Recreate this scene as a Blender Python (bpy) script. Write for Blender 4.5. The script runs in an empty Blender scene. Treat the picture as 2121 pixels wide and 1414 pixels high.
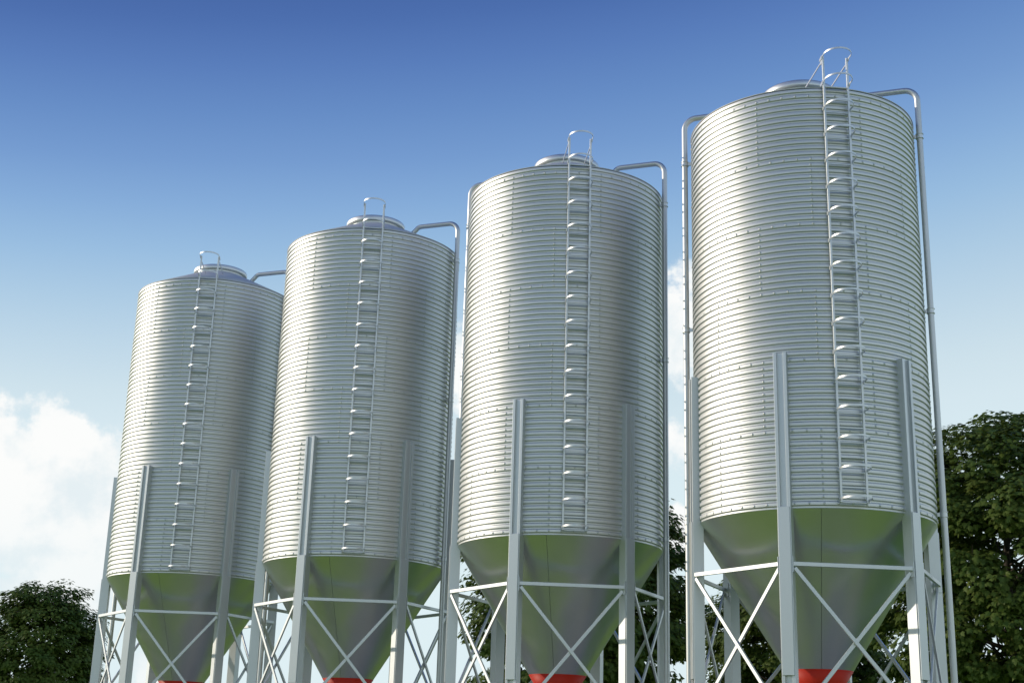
import bpy, math, random
import numpy as np
from mathutils import Matrix, Vector

random.seed(7)
RAD = math.radians
scene = bpy.context.scene
COL = scene.collection
ZC = 1.7                       # eye height of the photographer above the grass

# ------------------------------------------------------------------ helpers
class MB:
    """collects shapes, then becomes ONE mesh object"""
    def __init__(self):
        self.v = []; self.f = []; self.s = []
    def add(self, verts, faces, smooth=False):
        n = len(self.v)
        self.v.extend([tuple(p) for p in verts])
        self.f.extend([tuple(i + n for i in f) for f in faces])
        self.s.extend([smooth] * len(faces))
    def box(self, x0, x1, y0, y1, z0, z1):
        self.add([(x0, y0, z0), (x1, y0, z0), (x1, y1, z0), (x0, y1, z0),
                  (x0, y0, z1), (x1, y0, z1), (x1, y1, z1), (x0, y1, z1)],
                 [(0, 3, 2, 1), (4, 5, 6, 7), (0, 1, 5, 4), (1, 2, 6, 5), (2, 3, 7, 6), (3, 0, 4, 7)])
    def bar(self, a, b, w, t, side=(0, 1, 0)):
        """rectangular bar from a to b; t along 'side', w across it"""
        a, b = Vector(a), Vector(b)
        d = (b - a).normalized(); s = Vector(side)
        s = (s - d * s.dot(d)).normalized(); u = d.cross(s)
        q = [(-w / 2, -t / 2), (w / 2, -t / 2), (w / 2, t / 2), (-w / 2, t / 2)]
        vs = [a + u * i + s * j for i, j in q] + [b + u * i + s * j for i, j in q]
        self.add(vs, [(0, 3, 2, 1), (4, 5, 6, 7), (0, 1, 5, 4), (1, 2, 6, 5), (2, 3, 7, 6), (3, 0, 4, 7)])
    def prism(self, poly, z0, z1):
        n = len(poly)
        vs = [(x, y, z0) for x, y in poly] + [(x, y, z1) for x, y in poly]
        fs = [(i, (i + 1) % n, n + (i + 1) % n, n + i) for i in range(n)]
        fs += [tuple(range(n - 1, -1, -1)), tuple(range(n, 2 * n))]
        self.add(vs, fs)
    def lathe(self, prof, seg=96, smooth=True, cap=False, cx=0, cy=0):
        vs = []
        for r, z in prof:
            for k in range(seg):
                a = 2 * math.pi * k / seg
                vs.append((cx + r * math.cos(a), cy + r * math.sin(a), z))
        fs = []
        for i in range(len(prof) - 1):
            for k in range(seg):
                k2 = (k + 1) % seg
                fs.append((i * seg + k, i * seg + k2, (i + 1) * seg + k2, (i + 1) * seg + k))
        self.add(vs, fs, smooth)
    def tube(self, path, radii, seg=16, cap=True):
        path = [Vector(p) for p in path]
        if not hasattr(radii, '__len__'): radii = [radii] * len(path)
        vs = []; prev = None
        for i, p in enumerate(path):
            d = (path[min(i + 1, len(path) - 1)] - path[max(i - 1, 0)]).normalized()
            if prev is None:
                ref = Vector((1, 0, 0)) if abs(d.x) < .8 else Vector((0, 1, 0))
                u = d.cross(ref).normalized()
            else:
                u = (prev - d * prev.dot(d)).normalized()
            prev = u; w = d.cross(u)
            for k in range(seg):
                a = 2 * math.pi * k / seg
                vs.append(p + (u * math.cos(a) + w * math.sin(a)) * radii[i])
        fs = []
        for i in range(len(path) - 1):
            for k in range(seg):
                k2 = (k + 1) % seg
                fs.append((i * seg + k, i * seg + k2, (i + 1) * seg + k2, (i + 1) * seg + k))
        self.add(vs, fs, True)
        if cap:
            n = len(path) - 1
            self.add([vs[k] for k in range(seg)], [tuple(range(seg - 1, -1, -1))])
            self.add([vs[n * seg + k] for k in range(seg)], [tuple(range(seg))])
    def build(self, name, mat, parent=None, rotz=0, loc=(0, 0, 0), bevel=0):
        me = bpy.data.meshes.new(name)
        me.from_pydata(self.v, [], self.f)
        me.polygons.foreach_set('use_smooth', self.s)
        me.materials.append(mat); me.update()
        return link(name, me, parent, rotz, loc, bevel)

def link(name, me, parent=None, rotz=0, loc=(0, 0, 0), bevel=0):
    o = bpy.data.objects.new(name, me); COL.objects.link(o)
    o.parent = parent; o.rotation_euler = (0, 0, rotz); o.location = loc
    if bevel:
        m = o.modifiers.new('bevel', 'BEVEL'); m.width = bevel; m.segments = 2
        m.limit_method = 'ANGLE'; m.angle_limit = RAD(40); m.harden_normals = False
    return o

def empty(name, parent=None, loc=(0, 0, 0), rotz=0):
    o = bpy.data.objects.new(name, None); COL.objects.link(o)
    o.parent = parent; o.location = loc; o.rotation_euler = (0, 0, rotz); o.empty_display_size = .3
    return o

def tag(o, label=None, cat=None, group=None, kind=None):
    for k, v in (('label', label), ('category', cat), ('group', group), ('kind', kind)):
        if v: o[k] = v
    return o

def copy_tree(o, parent=None):
    c = o.copy(); COL.objects.link(c); c.parent = parent
    for ch in list(o.children): copy_tree(ch, c)
    return c

# ------------------------------------------------------------------ materials
def mat(name):
    m = bpy.data.materials.new(name); m.use_nodes = True
    nt = m.node_tree
    return m, nt, nt.nodes['Principled BSDF']

def speckle(nt, bsdf, base, scale, amt, rough, ramt, big=0.0):
    """fine grain and broad faint mottling of a zinc or paint surface"""
    tc = nt.nodes.new('ShaderNodeTexCoord')
    n1 = nt.nodes.new('ShaderNodeTexNoise'); n1.inputs['Scale'].default_value = scale; n1.inputs['Detail'].default_value = 3
    n2 = nt.nodes.new('ShaderNodeTexNoise'); n2.inputs['Scale'].default_value = 2.1; n2.inputs['Detail'].default_value = 4
    for n in (n1, n2): nt.links.new(tc.outputs['Object'], n.inputs['Vector'])
    mr = nt.nodes.new('ShaderNodeMapRange')
    mr.inputs['From Min'].default_value = .3; mr.inputs['From Max'].default_value = .7
    mr.inputs['To Min'].default_value = 1 - amt; mr.inputs['To Max'].default_value = 1 + amt
    nt.links.new(n1.outputs['Fac'], mr.inputs['Value'])
    mr2 = nt.nodes.new('ShaderNodeMapRange')
    mr2.inputs['From Min'].default_value = .3; mr2.inputs['From Max'].default_value = .7
    mr2.inputs['To Min'].default_value = 1 - big; mr2.inputs['To Max'].default_value = 1 + big
    nt.links.new(n2.outputs['Fac'], mr2.inputs['Value'])
    mu = nt.nodes.new('ShaderNodeMath'); mu.operation = 'MULTIPLY'
    nt.links.new(mr.outputs[0], mu.inputs[0]); nt.links.new(mr2.outputs[0], mu.inputs[1])
    mx = nt.nodes.new('ShaderNodeMix'); mx.data_type = 'RGBA'; mx.blend_type = 'MULTIPLY'
    mx.inputs['Factor'].default_value = 1
    mx.inputs['A'].default_value = (*base, 1)
    nt.links.new(mu.outputs[0], mx.inputs['B'])
    nt.links.new(mx.outputs['Result'], bsdf.inputs['Base Color'])
    rr = nt.nodes.new('ShaderNodeMapRange')
    rr.inputs['From Min'].default_value = .25; rr.inputs['From Max'].default_value = .75
    rr.inputs['To Min'].default_value = rough - ramt; rr.inputs['To Max'].default_value = rough + ramt
    nt.links.new(n2.outputs['Fac'], rr.inputs['Value'])
    nt.links.new(rr.outputs[0], bsdf.inputs['Roughness'])

def sheet_tone(nt, bsdf):
    """every rolled sheet of the wall has its own slightly different zinc tone"""
    def mt(op, a, b=None):
        n = nt.nodes.new('ShaderNodeMath'); n.operation = op
        for i, x in enumerate((a, b)):
            if x is None: continue
            if isinstance(x, (int, float)): n.inputs[i].default_value = x
            else: nt.links.new(x, n.inputs[i])
        return n.outputs[0]
    tc = nt.nodes.new('ShaderNodeTexCoord'); sp = nt.nodes.new('ShaderNodeSeparateXYZ')
    oi = nt.nodes.new('ShaderNodeObjectInfo')
    nt.links.new(tc.outputs['Object'], sp.inputs[0])
    ring = mt('FLOOR', mt('DIVIDE', mt('SUBTRACT', 9.787 + ZC, sp.outputs['Z']), 1.0475))
    ang = mt('MULTIPLY', mt('ARCTAN2', sp.outputs['X'], mt('MULTIPLY', sp.outputs['Y'], -1)), 180 / math.pi)
    odd = mt('MULTIPLY', mt('MODULO', mt('ADD', ring, 20), 2), 25.71)
    cell = mt('FLOOR', mt('DIVIDE', mt('ADD', mt('SUBTRACT', ang, odd), 34 + 360), 51.4286))
    cell = mt('MODULO', cell, 7)
    cb = nt.nodes.new('ShaderNodeCombineXYZ')
    nt.links.new(ring, cb.inputs[0]); nt.links.new(cell, cb.inputs[1]); nt.links.new(mt('MULTIPLY', oi.outputs['Random'], 91), cb.inputs[2])
    wn = nt.nodes.new('ShaderNodeTexWhiteNoise'); wn.noise_dimensions = '3D'; nt.links.new(cb.outputs[0], wn.inputs['Vector'])
    mr = nt.nodes.new('ShaderNodeMapRange'); nt.links.new(wn.outputs['Value'], mr.inputs['Value'])
    mr.inputs['To Min'].default_value = .955; mr.inputs['To Max'].default_value = 1.03
    mx = nt.nodes.new('ShaderNodeMix'); mx.data_type = 'RGBA'; mx.blend_type = 'MULTIPLY'; mx.inputs['Factor'].default_value = 1
    nt.links.new(bsdf.inputs['Base Color'].links[0].from_socket, mx.inputs['A']); nt.links.new(mr.outputs[0], mx.inputs['B'])
    nt.links.new(mx.outputs['Result'], bsdf.inputs['Base Color'])
M = {}
m, nt, b = mat('galvanised_sheet'); b.inputs['Metallic'].default_value = 1
speckle(nt, b, (.685, .69, .69), 160, .03, .50, .03, .02); sheet_tone(nt, b); M['sheet'] = m
m, nt, b = mat('galvanised_cone'); b.inputs['Metallic'].default_value = 1
speckle(nt, b, (.80, .80, .80), 160, .04, .33, .03, .02); M['cone'] = m
m, nt, b = mat('roof_sheet'); b.inputs['Metallic'].default_value = .3
speckle(nt, b, (.68, .685, .68), 160, .03, .55, .03, .02); M['roof'] = m
m, nt, b = mat('galvanised_steel'); b.inputs['Metallic'].default_value = .9
speckle(nt, b, (.70, .72, .735), 210, .05, .50, .03, .015); M['steel'] = m
m, nt, b = mat('galvanised_bar'); b.inputs['Metallic'].default_value = .95
speckle(nt, b, (.71, .725, .74), 210, .04, .47, .03, .01); M['bar'] = m
m, nt, b = mat('galvanised_pipe'); b.inputs['Metallic'].default_value = 1
speckle(nt, b, (.66, .67, .675), 210, .03, .50, .03, .01); M['pipe'] = m
m, nt, b = mat('red_paint')
speckle(nt, b, (.64, .030, .010), 210, .04, .5, .03, .02); b.inputs['Specular IOR Level'].default_value = .25; M['red'] = m

def ground_mat():
    m, nt, b = mat('grass')
    tc = nt.nodes.new('ShaderNodeTexCoord')
    n1 = nt.nodes.new('ShaderNodeTexNoise'); n1.inputs['Scale'].default_value = .35; n1.inputs['Detail'].default_value = 6
    n2 = nt.nodes.new('ShaderNodeTexNoise'); n2.inputs['Scale'].default_value = 9; n2.inputs['Detail'].default_value = 5
    for n in (n1, n2): nt.links.new(tc.outputs['Object'], n.inputs['Vector'])
    ad = nt.nodes.new('ShaderNodeMath'); ad.operation = 'ADD'
    nt.links.new(n1.outputs['Fac'], ad.inputs[0]); nt.links.new(n2.outputs['Fac'], ad.inputs[1])
    r = nt.nodes.new('ShaderNodeValToRGB')
    r.color_ramp.elements[0].position = .35; r.color_ramp.elements[0].color = (.19, .31, .042, 1)
    r.color_ramp.elements[1].position = .65; r.color_ramp.elements[1].color = (.29, .43, .080, 1)
    ml = nt.nodes.new('ShaderNodeMath'); ml.operation = 'MULTIPLY'; ml.inputs[1].default_value = .5
    nt.links.new(ad.outputs[0], ml.inputs[0]); nt.links.new(ml.outputs[0], r.inputs[0])
    nt.links.new(r.outputs[0], b.inputs['Base Color']); b.inputs['Roughness'].default_value = .95
    b.inputs['Specular IOR Level'].default_value = .15
    return m
M['grass'] = ground_mat()

m, nt, b = mat('concrete'); speckle(nt, b, (.21, .215, .215), 14, .12, .85, .05, .12); M['concrete'] = m

def leaf_mat():
    m, nt, b = mat('maple_leaf')
    at = nt.nodes.new('ShaderNodeAttribute'); at.attribute_name = 'tint'
    r = nt.nodes.new('ShaderNodeValToRGB')
    e = r.color_ramp.elements
    e[0].position = 0; e[0].color = (.062, .118, .022, 1)
    e[1].position = 1; e[1].color = (.18, .225, .048, 1)
    nt.links.new(at.outputs['Fac'], r.inputs[0]); nt.links.new(r.outputs[0], b.inputs['Base Color'])
    b.inputs['Roughness'].default_value = .55; b.inputs['Specular IOR Level'].default_value = .2
    tr = nt.nodes.new('ShaderNodeBsdfTranslucent'); nt.links.new(r.outputs[0], tr.inputs['Color'])
    mx = nt.nodes.new('ShaderNodeMixShader'); mx.inputs[0].default_value = .30
    out = nt.nodes['Material Output']
    nt.links.new(b.outputs[0], mx.inputs[1]); nt.links.new(tr.outputs[0], mx.inputs[2])
    nt.links.new(mx.outputs[0], out.inputs['Surface'])
    return m
M['leaf'] = leaf_mat()
m, nt, b = mat('bark'); speckle(nt, b, (.075, .062, .048), 18, .35, .9, .05, .2); M['bark'] = m

# ------------------------------------------------------------------ ground
g = MB(); S = 1500
g.add([(-S, -S, 0), (S, -S, 0), (S, S, 0), (-S, S, 0)], [(0, 1, 2, 3)])
tag(g.build('grass_field', M['grass']), 'flat green grass field under and around the silos', 'grass', kind='structure')

def row_strip(name, label, d0, d1, z, l0=-14, l1=12):
    """a paved strip parallel to the row of silos; d0..d1 metres in front of their axes"""
    c = Vector((-.98, 25.35, 0)); u = Vector((.767, -.642, 0)).normalized(); n = Vector((u.y, -u.x, 0))
    q = MB(); pts = [c + u * l0 + n * d0, c + u * l1 + n * d0, c + u * l1 + n * d1, c + u * l0 + n * d1]
    vs = [(p.x, p.y, -.15) for p in pts] + [(p.x, p.y, z) for p in pts]
    q.add(vs, [(0, 1, 5, 4), (1, 2, 6, 5), (2, 3, 7, 6), (3, 0, 4, 7), (4, 5, 6, 7)])
    tag(q.build(name, M['concrete']), label, 'paving', kind='structure')
row_strip('concrete_pad', 'long concrete pad under the four silos', -2.7, 2.6, .06)
row_strip('footpath', 'narrow concrete path in the grass in front of the silos', 3.75, 4.4, .02, -60, 40)

# ------------------------------------------------------------------ the silo
R = 1.8; PITCH = 6.285 / 66; ZR0 = 3.502 + ZC          # first rivet row
ZB = 3.436 + ZC; ZT = 9.93 + ZC                        # bottom and top of the wall
T_LEG = -25.2; T_LAD = 4.8

def wall_mesh():
    seg = 160; AMP = .0205
    # one rib: flat-crowned crest, steep underside, gentler upper side, flat valley
    kt = np.array([-.5, -.375, -.362, -.345, -.265, -.245, -.215, -.11, .0, .11, .215, .25, .275, .375, .40, .42])
    kh = np.array([.0, .0, .015, .07, .86, .95, .985, 1.0, 1.0, 1.0, .985, .95, .87, .10, .02, .0])
    zz = []; rr_ = []
    for n in range(-1, 69):
        zz.append(ZR0 + (n + kt) * PITCH); rr_.append(R - AMP * (1 - kh))
    z = np.concatenate(zz); r = np.concatenate(rr_)
    ok = (z > ZB + .001) & (z < ZT - .001)
    z = np.concatenate([[ZB], z[ok], [ZT]]); r = np.concatenate([[R - AMP], r[ok], [r[ok][-1]]])
    # turned-in rim at the top
    z = np.concatenate([z, [ZT + .006, ZT + .004]]); r = np.concatenate([r, [R - .006, R - .03]])
    z = np.concatenate([[ZB - .004], z]); r = np.concatenate([[R - .05], r])
    th = np.linspace(0, 2 * np.pi, seg, endpoint=False)
    V = np.stack([np.outer(r, np.sin(th)), -np.outer(r, np.cos(th)), np.outer(z, np.ones(seg))], -1).reshape(-1, 3)
    n = len(z)
    i, k = np.meshgrid(np.arange(n - 1), np.arange(seg), indexing='ij'); k2 = (k + 1) % seg
    F = np.stack([i * seg + k, i * seg + k2, (i + 1) * seg + k2, (i + 1) * seg + k], -1).reshape(-1, 4)
    # rivets: dome heads
    st = 360 / 7; ri = .0178
    pos = []
    for row in range(7):
        for j in range(56): pos.append((-8.1 + j * 360 / 56, row * 11))
    for p in range(6):                     # p = 0 is the lowest ring of sheets
        off = -34.0 + 25.71 if (5 - p) % 2 else -34.0
        for s_ in range(7):
            for c in range(1, 11): pos.append((off + s_ * st, p * 11 + c))
    dome_v = []; 
    for (rr, hh) in ((1, 0), (.93, .32), (.60, .55), (.0, .66)):
        for k in range(8):
            q = 2 * math.pi * k / 8; dome_v.append((rr * math.cos(q), rr * math.sin(q), hh))
    dome_v = np.array(dome_v) * ri
    dome_f = np.array([(a_ * 8 + k, a_ * 8 + (k + 1) % 8, (a_ + 1) * 8 + (k + 1) % 8, (a_ + 1) * 8 + k)
                       for a_ in range(3) for k in range(8)])
    VV = [V]; FF = [F]; base = len(V)
    for ang, cn in pos:
        q = RAD(ang); nn = np.array([math.sin(q), -math.cos(q), 0]); tt = np.array([math.cos(q), math.sin(q), 0])
        c = nn * (R - .002) + np.array([0, 0, ZR0 + cn * PITCH])
        VV.append(c + dome_v[:, :1] * tt + dome_v[:, 1:2] * np.array([0, 0, 1.]) + dome_v[:, 2:] * nn)
        FF.append(dome_f + base); base += len(dome_v)
    V = np.concatenate(VV); F = np.concatenate(FF)
    return np_mesh('wall', V, F, M['sheet'])

def np_mesh(name, V, F, material, smooth=True):
    me = bpy.data.meshes.new(name)
    me.vertices.add(len(V)); me.vertices.foreach_set('co', np.ascontiguousarray(V, np.float32).ravel())
    k = F.shape[1]
    me.loops.add(F.size); me.loops.foreach_set('vertex_index', np.ascontiguousarray(F, np.int32).ravel())
    me.polygons.add(len(F)); me.polygons.foreach_set('loop_start', np.arange(0, F.size, k, dtype=np.int32))
    me.polygons.foreach_set('loop_total', np.full(len(F), k, np.int32))
    me.polygons.foreach_set('use_smooth', np.full(len(F), smooth, bool))
    me.materials.append(material); me.update(calc_edges=True); me.validate()
    return me

def make_silo():
    root = empty('grain_silo')
    link('wall', wall_mesh(), root)
    # roof cone with eave lip
    AP = 10.83 + ZC; sl = .5
    rf = MB(); rf.lathe([(R + .004, AP - sl * R - .012), (R + .006, AP - sl * R), (1.2, AP - sl * 1.2), (.45, AP - sl * .45)], 128)
    rf.build('roof', M['roof'], root)
    h = MB()
    h.lathe([(.56, 10.50 + ZC), (.56, 10.590 + ZC)], 96)
    h.build('hatch_collar', M['bar'], root)
    h = MB()
    h.lathe([(.50, 10.592 + ZC), (.60, 10.590 + ZC), (.612, 10.597 + ZC), (.614, 10.61 + ZC), (.614, 10.675 + ZC), (.606, 10.69 + ZC),
             (.59, 10.697 + ZC), (.4, 10.73 + ZC), (.15, 10.75 + ZC), (.001, 10.752 + ZC)], 96)
    h.build('hatch_lid', M['bar'], root)
    # hopper cone: sheets with narrow open seams
    zr = 1.33 + ZC; rr = .487; kx = (R - .012 - rr) / (ZB - zr)
    c = MB(); gap = .0045
    seams = [-112.2, -9.4, 93.5, 170.0]
    zs = np.linspace(zr, ZB, 9)
    for i, s0 in enumerate(seams):
        s1 = seams[(i + 1) % 4] + (360 if i == 3 else 0)
        n = max(8, int((s1 - s0) / 3))
        vs = []
        for z in zs:
            r = rr + (z - zr) * kx; d = gap / r
            for t in np.linspace(RAD(s0) + d, RAD(s1) - d, n):
                vs.append((r * math.sin(t), -r * math.cos(t), z))
        fs = [(a * n + k, a * n + k + 1, (a + 1) * n + k + 1, (a + 1) * n + k) for a in range(len(zs) - 1) for k in range(n - 1)]
        c.add(vs, fs, True)
        vs = []                                       # the fold behind the seam
        for z in zs:
            r = rr + (z - zr) * kx; d = gap / r
            for t, ins in ((RAD(s0) - d, 0), (RAD(s0), .016), (RAD(s0) + d, 0)):
                vs.append(((r - ins) * math.sin(t), -(r - ins) * math.cos(t), z))
        c.add(vs, [(a * 3 + k, a * 3 + k + 1, (a + 1) * 3 + k + 1, (a + 1) * 3 + k) for a in range(len(zs) - 1) for k in range(2)])
    c.build('hopper', M['cone'], root)
    bt = MB(); bt.lathe([(rr - .02, zr + .004), (rr + .004, zr), (.30, zr - .187 / kx * 1.0), (.24, zr - .36), (.24, zr - .62), (.001, zr - .62)], 96)
    bt.build('outlet_boot', M['red'], root)
    # legs
    FO = 1.897; D = .165; W = .191; LP = .047; GD = .0425
    prof = [(-W / 2, -FO), (-W / 2 + LP, -FO), (-W / 2 + LP, -FO + GD), (W / 2 - LP, -FO + GD), (W / 2 - LP, -FO), (W / 2, -FO),
            (W / 2, -FO + D), (-W / 2, -FO + D)]
    leg0 = None
    for k in range(6):
        a = RAD(T_LEG + 60 * k)
        if leg0 is None:
            l = MB(); l.prism(prof, .02, 5.70 + ZC)
            leg0 = l.build('leg', M['steel'], root, a, bevel=.003)
            p = MB(); p.box(-.084, .082, -FO - .018, -FO - .0005, 1.153 + ZC, 3.447 + ZC)
            p.build('splice_plate', M['steel'], leg0, bevel=.0025)
            for s_ in (-1, 1):
                p = MB(); x = s_ * (W / 2 + .009)
                p.box(x - .0065, x + .0065, -FO - .004, -FO + .125, 2.535 + ZC, 2.755 + ZC)
                p.build('gusset_plate', M['steel'], leg0, bevel=.002)
            p = MB(); p.box(-.17, .17, -FO - .08, -FO + .24, 0, .02); p.build('base_plate', M['steel'], leg0)
        else:
            o = copy_tree(leg0, root); o.rotation_euler[2] = a
    # braces between the legs (canonical: facing -y, then turned)
    ch = 1.892 * math.cos(RAD(26.66)); hl = 1.892 * math.sin(RAD(26.66))
    b1 = b2 = b3 = None
    for k in range(6):
        a = RAD(T_LEG + 30 + 60 * k)
        if b1 is None:
            t = MB(); t.bar((-hl, -ch + .022, 2.654 + ZC), (hl, -ch + .022, 2.654 + ZC), .056, .044)
            b1 = t.build('ring_brace', M['steel'], root, a, bevel=.003)
            t = MB(); t.bar((-hl + .02, -ch + .020, 2.60 + ZC), (hl - .02, -ch + .020, .63 + ZC), .052, .030)
            b2 = t.build('cross_brace', M['steel'], root, a, bevel=.003)
            t = MB(); t.bar((hl - .02, -ch + .052, 2.60 + ZC), (-hl + .02, -ch + .052, .63 + ZC), .052, .030)
            b3 = t.build('cross_brace', M['steel'], root, a, bevel=.003)
            t = MB(); t.bar((-hl, -ch + .022, .58 + ZC), (hl, -ch + .022, .58 + ZC), .056, .044)
            b4 = t.build('ring_brace', M['steel'], root, a, bevel=.003)
        else:
            for q in (b1, b2, b3, b4):
                o = copy_tree(q, root); o.rotation_euler[2] = a
    # caged ladder
    lad = empty('ladder', root, rotz=RAD(T_LAD))
    LO = 1.850; HW = .1875
    rail = None
    for s_ in (-1, 1):
        t = MB(); x = s_ * HW
        t.box(x - .016, x + .016, -LO - .016, -LO + .016, 3.505 + ZC, 10.42 + ZC)
        t.build('rail', M['bar'], lad, bevel=.003)
    t = MB(); t.bar((-HW + .016, -LO, 3.505 + ZC + .005), (HW - .016, -LO, 3.505 + ZC + .005), .02, .022)
    rung = t.build('rung', M['bar'], lad, bevel=.003)
    for i in range(1, 31):
        o = copy_tree(rung, lad); o.location = (0, 0, i * .2133)
    hoop = MB(); path = [(-.2105, -LO - .006), (-.2125, -LO - .10)]
    for i in range(1, 28):
        q = math.pi * i / 28
        path.append((-.215 * math.cos(q), -LO - .10 - .25 * math.sin(q) ** .95))
    path += [(.2125, -LO - .10), (.2105, -LO - .006)]
    inner = []
    n = len(path)
    for i, p in enumerate(path):
        d = Vector(path[min(i + 1, n - 1)]) - Vector(path[max(i - 1, 0)]); d.normalize()
        inner.append((p[0] - d.y * .007, p[1] + d.x * .007))
    vs = []
    for i in range(n):
        for (p, z) in ((path[i], -.014), (inner[i], -.014), (inner[i], .014), (path[i], .014)):
            vs.append((p[0], p[1], 3.545 + ZC + z))
    fs = [(i * 4 + k, i * 4 + (k + 1) % 4, (i + 1) * 4 + (k + 1) % 4, (i + 1) * 4 + k) for i in range(n - 1) for k in range(4)]
    fs += [(3, 2, 1, 0), tuple(4 * (n - 1) + k for k in range(4))]
    hoop.add(vs, fs)
    for s_ in (-1, 1):
        x = s_ * (HW + .0225)
        hoop.box(x - .006, x + .006, -LO - .03, -LO + .025, 3.545 + ZC - .034, 3.545 + ZC + .022)
        hoop.box(x - .0035, x + .0035, -LO + .0255, -LO + .095, 3.545 + ZC - .028, 3.545 + ZC + .018)
    hp = hoop.build('cage_hoop', M['bar'], lad)
    for i in range(1, 17):
        o = copy_tree(hp, lad); o.location = (0, 0, i * .4285)
    for s_ in (-1, 1):
        t = MB(); x = s_ * (HW + .010)
        t.bar((x, -LO + .03, 10.345 + ZC), (x, -1.0, AP - ZC - sl * 1.0 + ZC + .0), .026, .012, side=(1, 0, 0))
        t.box(x - .008, x + .008, -LO - .005, -LO + .075, 10.31 + ZC, 10.40 + ZC)
        t.build('stay', M['bar'], lad)
    # down pipes
    for ang, pr in ((70.0, 1.89), (-111.0, 1.955)):
        path = [(.72, 10.28 + ZC), (.86, 10.41 + ZC), (.955, 10.50 + ZC)]
        for q in np.linspace(RAD(135), RAD(94), 5):
            path.append((1.062 + .15 * math.cos(q), 10.40 + ZC + .15 * math.sin(q)))
        ER = .20
        for q in np.linspace(RAD(90), 0, 10):
            path.append((pr - ER + ER * math.cos(q), 10.35 + ZC + ER * math.sin(q)))
        path.append((pr, .30))
        t = MB(); t.tube([(0, -o_, z) for o_, z in path], .0475, 20)
        pp = t.build('down_pipe', M['pipe'], root, RAD(ang))
        t = MB(); z = 9.71 + ZC
        t.lathe([(.0480, z - .040), (.062, z - .040), (.062, z - .034), (.0525, z - .032), (.0525, z + .032), (.062, z + .034), (.062, z + .040), (.0480, z + .040)],
                24, False, cx=0, cy=-pr)
        t.box(-.012, .012, -pr + .053, -1.77, z - .028, z + .028)
        cl = t.build('clamp', M['bar'], pp)
        for zz in (6.755, 3.595):
            o = copy_tree(cl, pp); o.location = (0, 0, zz - 9.71)
    return root

SP = [(-6.9099, 30.3074), (-2.9647, 27.0043), (.9399, 23.7297), (4.6786, 20.5989)]
LB = ['leftmost ribbed metal silo, its leg beside the lone round tree',
      'second ribbed metal silo from the left, its wall overlapping the leftmost silo',
      'third ribbed metal silo from the left, a dark tree behind its hopper',
      'rightmost and nearest ribbed metal silo, the biggest one, next to the tall leafy tree']
silo = make_silo()
for i in (3, 2, 1, 0):
    o = silo if i == 3 else copy_tree(silo)
    o.location = (SP[i][0], SP[i][1], 0)
    tag(o, LB[i], 'silo', 'row of four metal grain silos')

# ------------------------------------------------------------------ trees
def leaf_shape():
    # five lobed leaf in the xy plane, stalk at the origin, length 1 along +y
    pts = [(0, 0), (.16, -.05), (.42, .10), (.30, .26), (.56, .44), (.27, .50), (.24, .62), (0, 1.0),
           (-.24, .62), (-.27, .50), (-.56, .44), (-.30, .26), (-.42, .10), (-.16, -.05)]
    P = np.array([(x, y, 0) for x, y in pts]); P = np.concatenate([[(0, .35, 0)], P])
    P[:, 2] = -.22 * np.abs(P[:, 0]) - .16 * P[:, 1] ** 2          # cupped and drooping tip
    n = len(pts)
    T = np.array([(0, 1 + i, 1 + (i + 1) % n) for i in range(n)])
    return P, T
LEAF_P, LEAF_T = leaf_shape()

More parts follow.
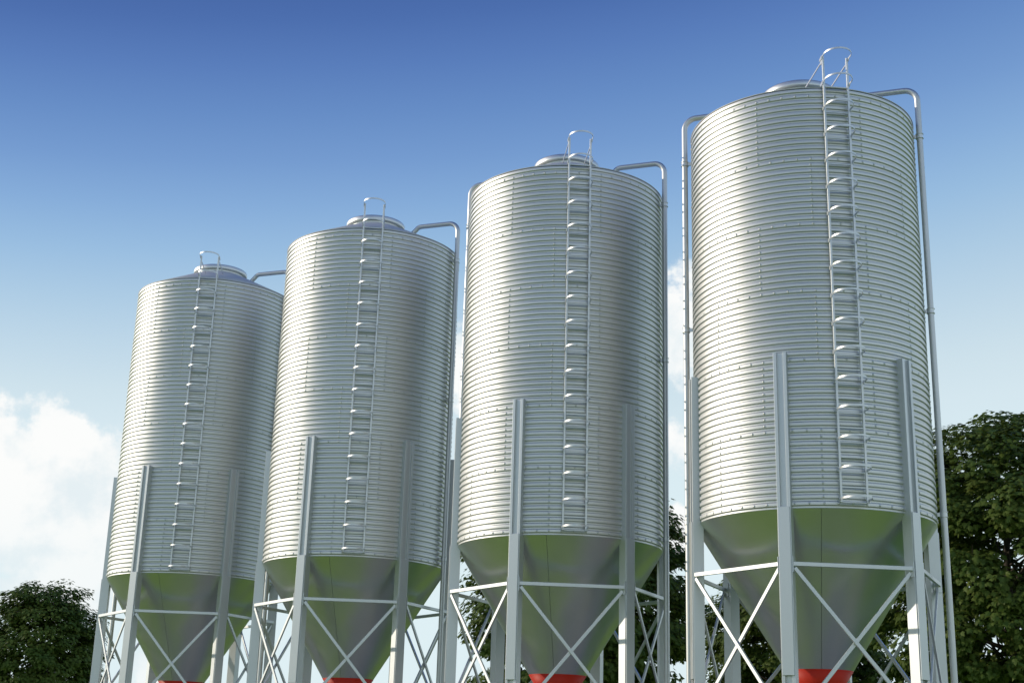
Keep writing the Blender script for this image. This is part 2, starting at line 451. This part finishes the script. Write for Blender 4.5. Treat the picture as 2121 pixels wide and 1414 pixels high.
def make_tree_meshes(seed, H, RC, zlow, nclump, per, leaf, lumpy=.13):
    rng = np.random.default_rng(seed)
    # crown: clumps spread through a lumpy dome
    cz = (H + zlow) / 2; hz = (H - zlow) / 2
    cl = []
    lump = rng.normal(size=(9, 3)); lump /= np.linalg.norm(lump, axis=1)[:, None]
    amp = rng.uniform(-lumpy, lumpy, 9)
    while len(cl) < nclump:
        d = rng.normal(size=3); d /= np.linalg.norm(d)
        rad = rng.uniform(.25, 1) ** .42
        k = 1 + sum(a * math.exp(-4 * (1 - float(d @ l))) for a, l in zip(amp, lump))
        # squarish dome
        e = 1.85 + lumpy * 6
        s = (abs(d[0]) ** e + abs(d[1]) ** e + abs(d[2]) ** e) ** (-1 / e)
        p = d * s * rad * k
        if p[2] < -.75 and rng.random() < .5: continue
        cl.append((p[0] * (RC - .6), p[1] * (RC - .6), cz + p[2] * (hz - .5), rad))
    cl = np.array(cl)
    P = []; 
    for x, y, z, rad in cl:
        n = int(per * rng.uniform(.6, 1.4))
        d = rng.normal(size=(n, 3)); d /= np.linalg.norm(d, axis=1)[:, None]
        rr = rng.uniform(.2, 1, n) ** .5
        cr = rng.uniform(.55, 1.05)
        q = d * rr[:, None] * np.array([cr, cr, cr * .55])
        tint = np.clip(rng.normal(.45, .12) + rng.normal(0, .16, n), 0, 1)
        P.append(np.concatenate([q + (x, y, z), d, tint[:, None]], 1))
    P = np.concatenate(P); n = len(P)
    out = P[:, :3] - np.array([0, 0, cz]); out /= np.linalg.norm(out, axis=1)[:, None] + 1e-6
    nrm = np.array([0, 0, 1.]) * .9 + out * .55 + P[:, 3:6] * .35 + rng.normal(0, .33, (n, 3))
    nrm /= np.linalg.norm(nrm, axis=1)[:, None]
    dirv = out * np.array([1, 1, .2]) + P[:, 3:6] * .7 + np.array([0, 0, -.35]) + rng.normal(0, .4, (n, 3))
    dirv -= nrm * (dirv * nrm).sum(1)[:, None]; dirv /= np.linalg.norm(dirv, axis=1)[:, None] + 1e-6
    side = np.cross(dirv, nrm)
    sz = leaf * rng.uniform(.7, 1.25, n)
    L = LEAF_P
    V = (P[:, None, :3] + sz[:, None, None] * (L[None, :, 0:1] * side[:, None] + L[None, :, 1:2] * dirv[:, None] + L[None, :, 2:3] * nrm[:, None])).reshape(-1, 3)
    F = (LEAF_T[None] + (np.arange(n) * len(L))[:, None, None]).reshape(-1, 3)
    me = np_mesh('crown', V, F, M['leaf'], False)
    at = me.attributes.new('tint', 'FLOAT', 'POINT')
    at.data.foreach_set('value', np.repeat(P[:, 6], len(L)).astype(np.float32))
    # trunk and limbs
    t = MB()
    lean = rng.normal(0, .12, 2)
    spine = [(lean[0] * k / 8 * 3 + rng.normal(0, .05), lean[1] * k / 8 * 3 + rng.normal(0, .05), H * .86 * k / 8) for k in range(9)]
    rad = [.30 * (1 - .88 * k / 8) * (1.35 if k == 0 else 1) * H / 14 for k in range(9)]
    t.tube(spine, rad, 12, False)
    idx = rng.choice(len(cl), min(85, len(cl)), replace=False)
    for j in idx:
        tgt = Vector(cl[j][:3])
        hz_ = math.hypot(tgt.x, tgt.y)
        zb = max(zlow * .75, min(tgt.z - hz_ * rng.uniform(.35, .8), H * .8))
        k = zb / (H * .86) * 8; k0 = int(min(k, 7)); f = k - k0
        a = Vector(spine[k0]).lerp(Vector(spine[k0 + 1]), f)
        mid = a.lerp(tgt, .5) + Vector((rng.normal(0, .25), rng.normal(0, .25), rng.normal(.15, .25)))
        r0 = (rad[k0] * .42) * rng.uniform(.6, 1)
        t.tube([a, a.lerp(mid, .5) + Vector((0, 0, -.06)), mid, mid.lerp(tgt, .55), tgt], [r0, r0 * .75, r0 * .5, r0 * .3, .012], 7, False)
        for _ in range(2):
            t2 = mid.lerp(tgt, rng.uniform(.2, .6)); e = tgt + Vector(tuple(np.clip(rng.normal(0, .45, 3), -.7, .35)))
            t.tube([t2, t2.lerp(e, .5) + Vector((0, 0, .1)), e], [r0 * .3, r0 * .2, .008], 5, False)
    tm = bpy.data.meshes.new('trunk'); tm.from_pydata(t.v, [], t.f)
    tm.polygons.foreach_set('use_smooth', t.s); tm.materials.append(M['bark']); tm.update()
    return me, tm

def tree(az, dist, meshes, rot, sc, label):
    x, y = dist * math.sin(RAD(az)), dist * math.cos(RAD(az))
    o = empty('maple_tree', None, (x, y, 0), RAD(rot)); o.scale = sc
    link('trunk', meshes[1], o); link('crown', meshes[0], o)
    tag(o, label, 'tree', 'trees behind the silos')
    return o

MA = make_tree_meshes(3, 15.5, 6.1, 2.2, 520, 130, .215, .07)
MBt = make_tree_meshes(11, 14.2, 5.4, 2.0, 430, 130, .22, .10)
MC = make_tree_meshes(29, 12.5, 4.5, 1.4, 400, 105, .21, .03)
tree(20.4, 55, MA, 20, (1, 1, 1), 'tall broad leafy tree at the right edge, beside the nearest silo')
tree(11.9, 72, MBt, 200, (.98, .98, .88), 'lower leafy tree seen between the legs of the nearest silo')
tree(3.1, 60, MBt, 75, (1, 1, 1), 'leafy tree behind the hopper of the third silo from the left')
tree(-18.35, 95, MC, 140, (1, 1, 1), 'lone round leafy tree at the far left, beside the leftmost silo')

# ------------------------------------------------------------------ sun, sky, clouds
SUN_AZ = -77.0     # degrees clockwise from +y
SUN_EL = 20.0
sd = Vector((math.sin(RAD(SUN_AZ)) * math.cos(RAD(SUN_EL)), math.cos(RAD(SUN_AZ)) * math.cos(RAD(SUN_EL)), math.sin(RAD(SUN_EL))))
ld = bpy.data.lights.new('sun', 'SUN'); ld.energy = 2.1; ld.angle = RAD(.53); ld.color = (1, .89, .72)
lo = bpy.data.objects.new('sun', ld); COL.objects.link(lo)
lo.rotation_euler = (-sd).to_track_quat('-Z', 'Y').to_euler()

w = bpy.data.worlds.new('World'); scene.world = w; w.use_nodes = True
nt = w.node_tree; nt.nodes.clear()
class NX:
    """tiny node-expression helper"""
    def __init__(self, nt): self.nt = nt
    def math(self, op, a, b=None, c=None, clamp=False):
        n = self.nt.nodes.new('ShaderNodeMath'); n.operation = op; n.use_clamp = clamp
        for i, x in enumerate((a, b, c)):
            if x is None: continue
            if isinstance(x, (int, float)): n.inputs[i].default_value = x
            else: self.nt.links.new(x, n.inputs[i])
        return n.outputs[0]
    def smooth(self, x, lo, hi, to0=0, to1=1):
        n = self.nt.nodes.new('ShaderNodeMapRange'); n.interpolation_type = 'SMOOTHSTEP'
        self.nt.links.new(x, n.inputs['Value'])
        for k, v in (('From Min', lo), ('From Max', hi), ('To Min', to0), ('To Max', to1)): n.inputs[k].default_value = v
        return n.outputs[0]
    def mix(self, f, a, b, mode='MIX'):
        n = self.nt.nodes.new('ShaderNodeMix'); n.data_type = 'RGBA'; n.blend_type = mode
        for key, x in (('Factor', f), ('A', a), ('B', b)):
            if isinstance(x, tuple): n.inputs[key].default_value = x
            elif isinstance(x, (int, float)): n.inputs[key].default_value = x
            else: self.nt.links.new(x, n.inputs[key])
        return n.outputs['Result']
X = NX(nt)
sky = nt.nodes.new('ShaderNodeTexSky'); sky.sky_type = 'NISHITA'; sky.sun_disc = False
sky.sun_elevation = RAD(SUN_EL); sky.sun_rotation = RAD(SUN_AZ)
sky.air_density = 1.0; sky.dust_density = 1.0; sky.ozone_density = 2.0
tc = nt.nodes.new('ShaderNodeTexCoord')
nm = nt.nodes.new('ShaderNodeVectorMath'); nm.operation = 'NORMALIZE'
nt.links.new(tc.outputs['Generated'], nm.inputs[0]); DIRV = nm.outputs[0]
sx = nt.nodes.new('ShaderNodeSeparateXYZ'); nt.links.new(DIRV, sx.inputs[0])
EL = X.math('MULTIPLY', X.math('ARCSINE', sx.outputs['Z']), 180 / math.pi)
AZ = X.math('MULTIPLY', X.math('ARCTAN2', sx.outputs['X'], sx.outputs['Y']), 180 / math.pi)
def lin(c):
    return tuple(((v / 255 + .055) / 1.055) ** 2.4 if v > 10 else v / 255 / 12.92 for v in c)
SKY = [(-5, (226, 243, 248)), (5, (226, 243, 248)), (9, (224, 242, 247)), (12.5, (217, 235, 243)), (14, (209, 229, 239)), (16, (193, 218, 235)),
       (18, (175, 206, 231)), (20, (155, 192, 227)), (22, (136, 175, 220)), (24, (118, 157, 210)), (26, (103, 142, 200)), (28, (89, 126, 189)),
       (30, (75, 110, 175)), (33, (61, 92, 158)), (38, (55, 86, 152)), (60, (44, 74, 140)), (90, (38, 66, 130))]
rp = nt.nodes.new('ShaderNodeValToRGB'); cr = rp.color_ramp
while len(cr.elements) < len(SKY): cr.elements.new(.5)
for e, (d, c) in zip(cr.elements, SKY):
    e.position = (d + 5) / 95; e.color = (*lin(c), 1)
AZC = X.math('MINIMUM', X.math('MAXIMUM', AZ, -40), 40)
BACK = X.smooth(sx.outputs['Y'], -.9, .35, .80, 1.0)              # the sky opposite is hazier and paler
ELE = X.math('MULTIPLY', X.math('MULTIPLY', EL, X.math('SUBTRACT', 1, X.math('MULTIPLY', AZC, .004))), BACK)
nt.links.new(X.math('DIVIDE', X.math('ADD', ELE, 4.2), 95, clamp=True), rp.inputs[0])
STR = .1
ramp = X.mix(1.0, rp.outputs[0], (1 / STR, 1 / STR, 1 / STR, 1), 'MULTIPLY')
clear = X.mix(.94, sky.outputs[0], ramp)
# cumulus: lumpy noise pushed up where the photo shows a cloud bank
def noise(scale, detail, rough, off=0.0):
    mp = nt.nodes.new('ShaderNodeMapping'); nt.links.new(DIRV, mp.inputs[0])
    mp.inputs['Location'].default_value = (off, off * .7, off * 1.3)
    n = nt.nodes.new('ShaderNodeTexNoise'); nt.links.new(mp.outputs[0], n.inputs['Vector'])
    n.inputs['Scale'].default_value = scale; n.inputs['Detail'].default_value = detail; n.inputs['Roughness'].default_value = rough
    return n.outputs['Fac']
fld = None
for (a, e, ra, re_) in ((-20.6, 9.5, 6.5, 4.2), (-16.4, 8.7, 5.0, 4.1), (-20.9, 8.1, 1.2, .9), (7.8, 17.5, 3.2, 2.9), (-1.2, 15.6, 2.8, 2.2),
                        (7.2, 9.0, 1.6, 1.2), (-13.5, 3.2, 2.2, 1.4), (-20, 5.4, 5, 1.0), (3, 12.5, 6, 1.6),
                        (48, 13, 12, 5), (-58, 16, 14, 5), (-110, 14, 16, 6), (110, 18, 14, 6), (165, 15, 22, 6), (-160, 22, 14, 5)):
    p = X.math('POWER', X.math('DIVIDE', X.math('SUBTRACT', AZ, a), ra), 2)
    q = X.math('POWER', X.math('DIVIDE', X.math('SUBTRACT', EL, e), re_), 2)
    v = X.math('SUBTRACT', 1, X.math('ADD', p, q))
    fld = v if fld is None else X.math('MAXIMUM', fld, v)
fld = X.math('MAXIMUM', fld, -1.2)
nz = X.math('SUBTRACT', noise(26, 9, .60), .5)
f1 = X.math('ADD', X.math('ADD', fld, -.10), X.math('MULTIPLY', nz, 2.8))
alpha = X.math('MULTIPLY', X.smooth(f1, -.05, .40), X.smooth(EL, 5, 10.5, .72, 1))
shade = X.smooth(X.math('ADD', X.math('MULTIPLY', noise(17, 7, .6, 3.1), 1.0), X.math('MULTIPLY', f1, .10)), .38, .60)
ccol = X.mix(shade, tuple(v / STR for v in lin((230, 240, 244))) + (1,), tuple(v / STR for v in lin((252, 253, 252))) + (1,))
final = X.mix(alpha, clear, ccol)
bg = nt.nodes.new('ShaderNodeBackground'); bg.inputs['Strength'].default_value = STR
out = nt.nodes.new('ShaderNodeOutputWorld')
nt.links.new(final, bg.inputs['Color']); nt.links.new(bg.outputs[0], out.inputs['Surface'])

# ------------------------------------------------------------------ camera
F_PX, PT, RL = 2821.79, .2952, .0297
cam = bpy.data.cameras.new('camera'); co = bpy.data.objects.new('camera', cam); COL.objects.link(co)
cam.sensor_fit = 'HORIZONTAL'; cam.sensor_width = 36; cam.lens = F_PX / 2121 * 36
cam.clip_start = .1; cam.clip_end = 5000
c_, s_ = math.cos(PT), math.sin(PT)
r0, u0, fw = Vector((1, 0, 0)), Vector((0, -s_, c_)), Vector((0, c_, s_))
rx = r0 * math.cos(RL) + u0 * math.sin(RL); ux = -r0 * math.sin(RL) + u0 * math.cos(RL)
mtx = Matrix((rx, ux, -fw)).transposed().to_4x4(); mtx.translation = (0, 0, ZC)
co.matrix_world = mtx
scene.camera = co

scene.render.engine = 'CYCLES'
scene.cycles.max_bounces = 8; scene.cycles.glossy_bounces = 6; scene.cycles.diffuse_bounces = 3
scene.cycles.use_denoising = True
scene.cycles.sample_clamp_indirect = .3
vs = scene.view_settings
vs.view_transform = 'Standard'; vs.look = 'None'; vs.gamma = 1; vs.exposure = 0; vs.use_curve_mapping = False
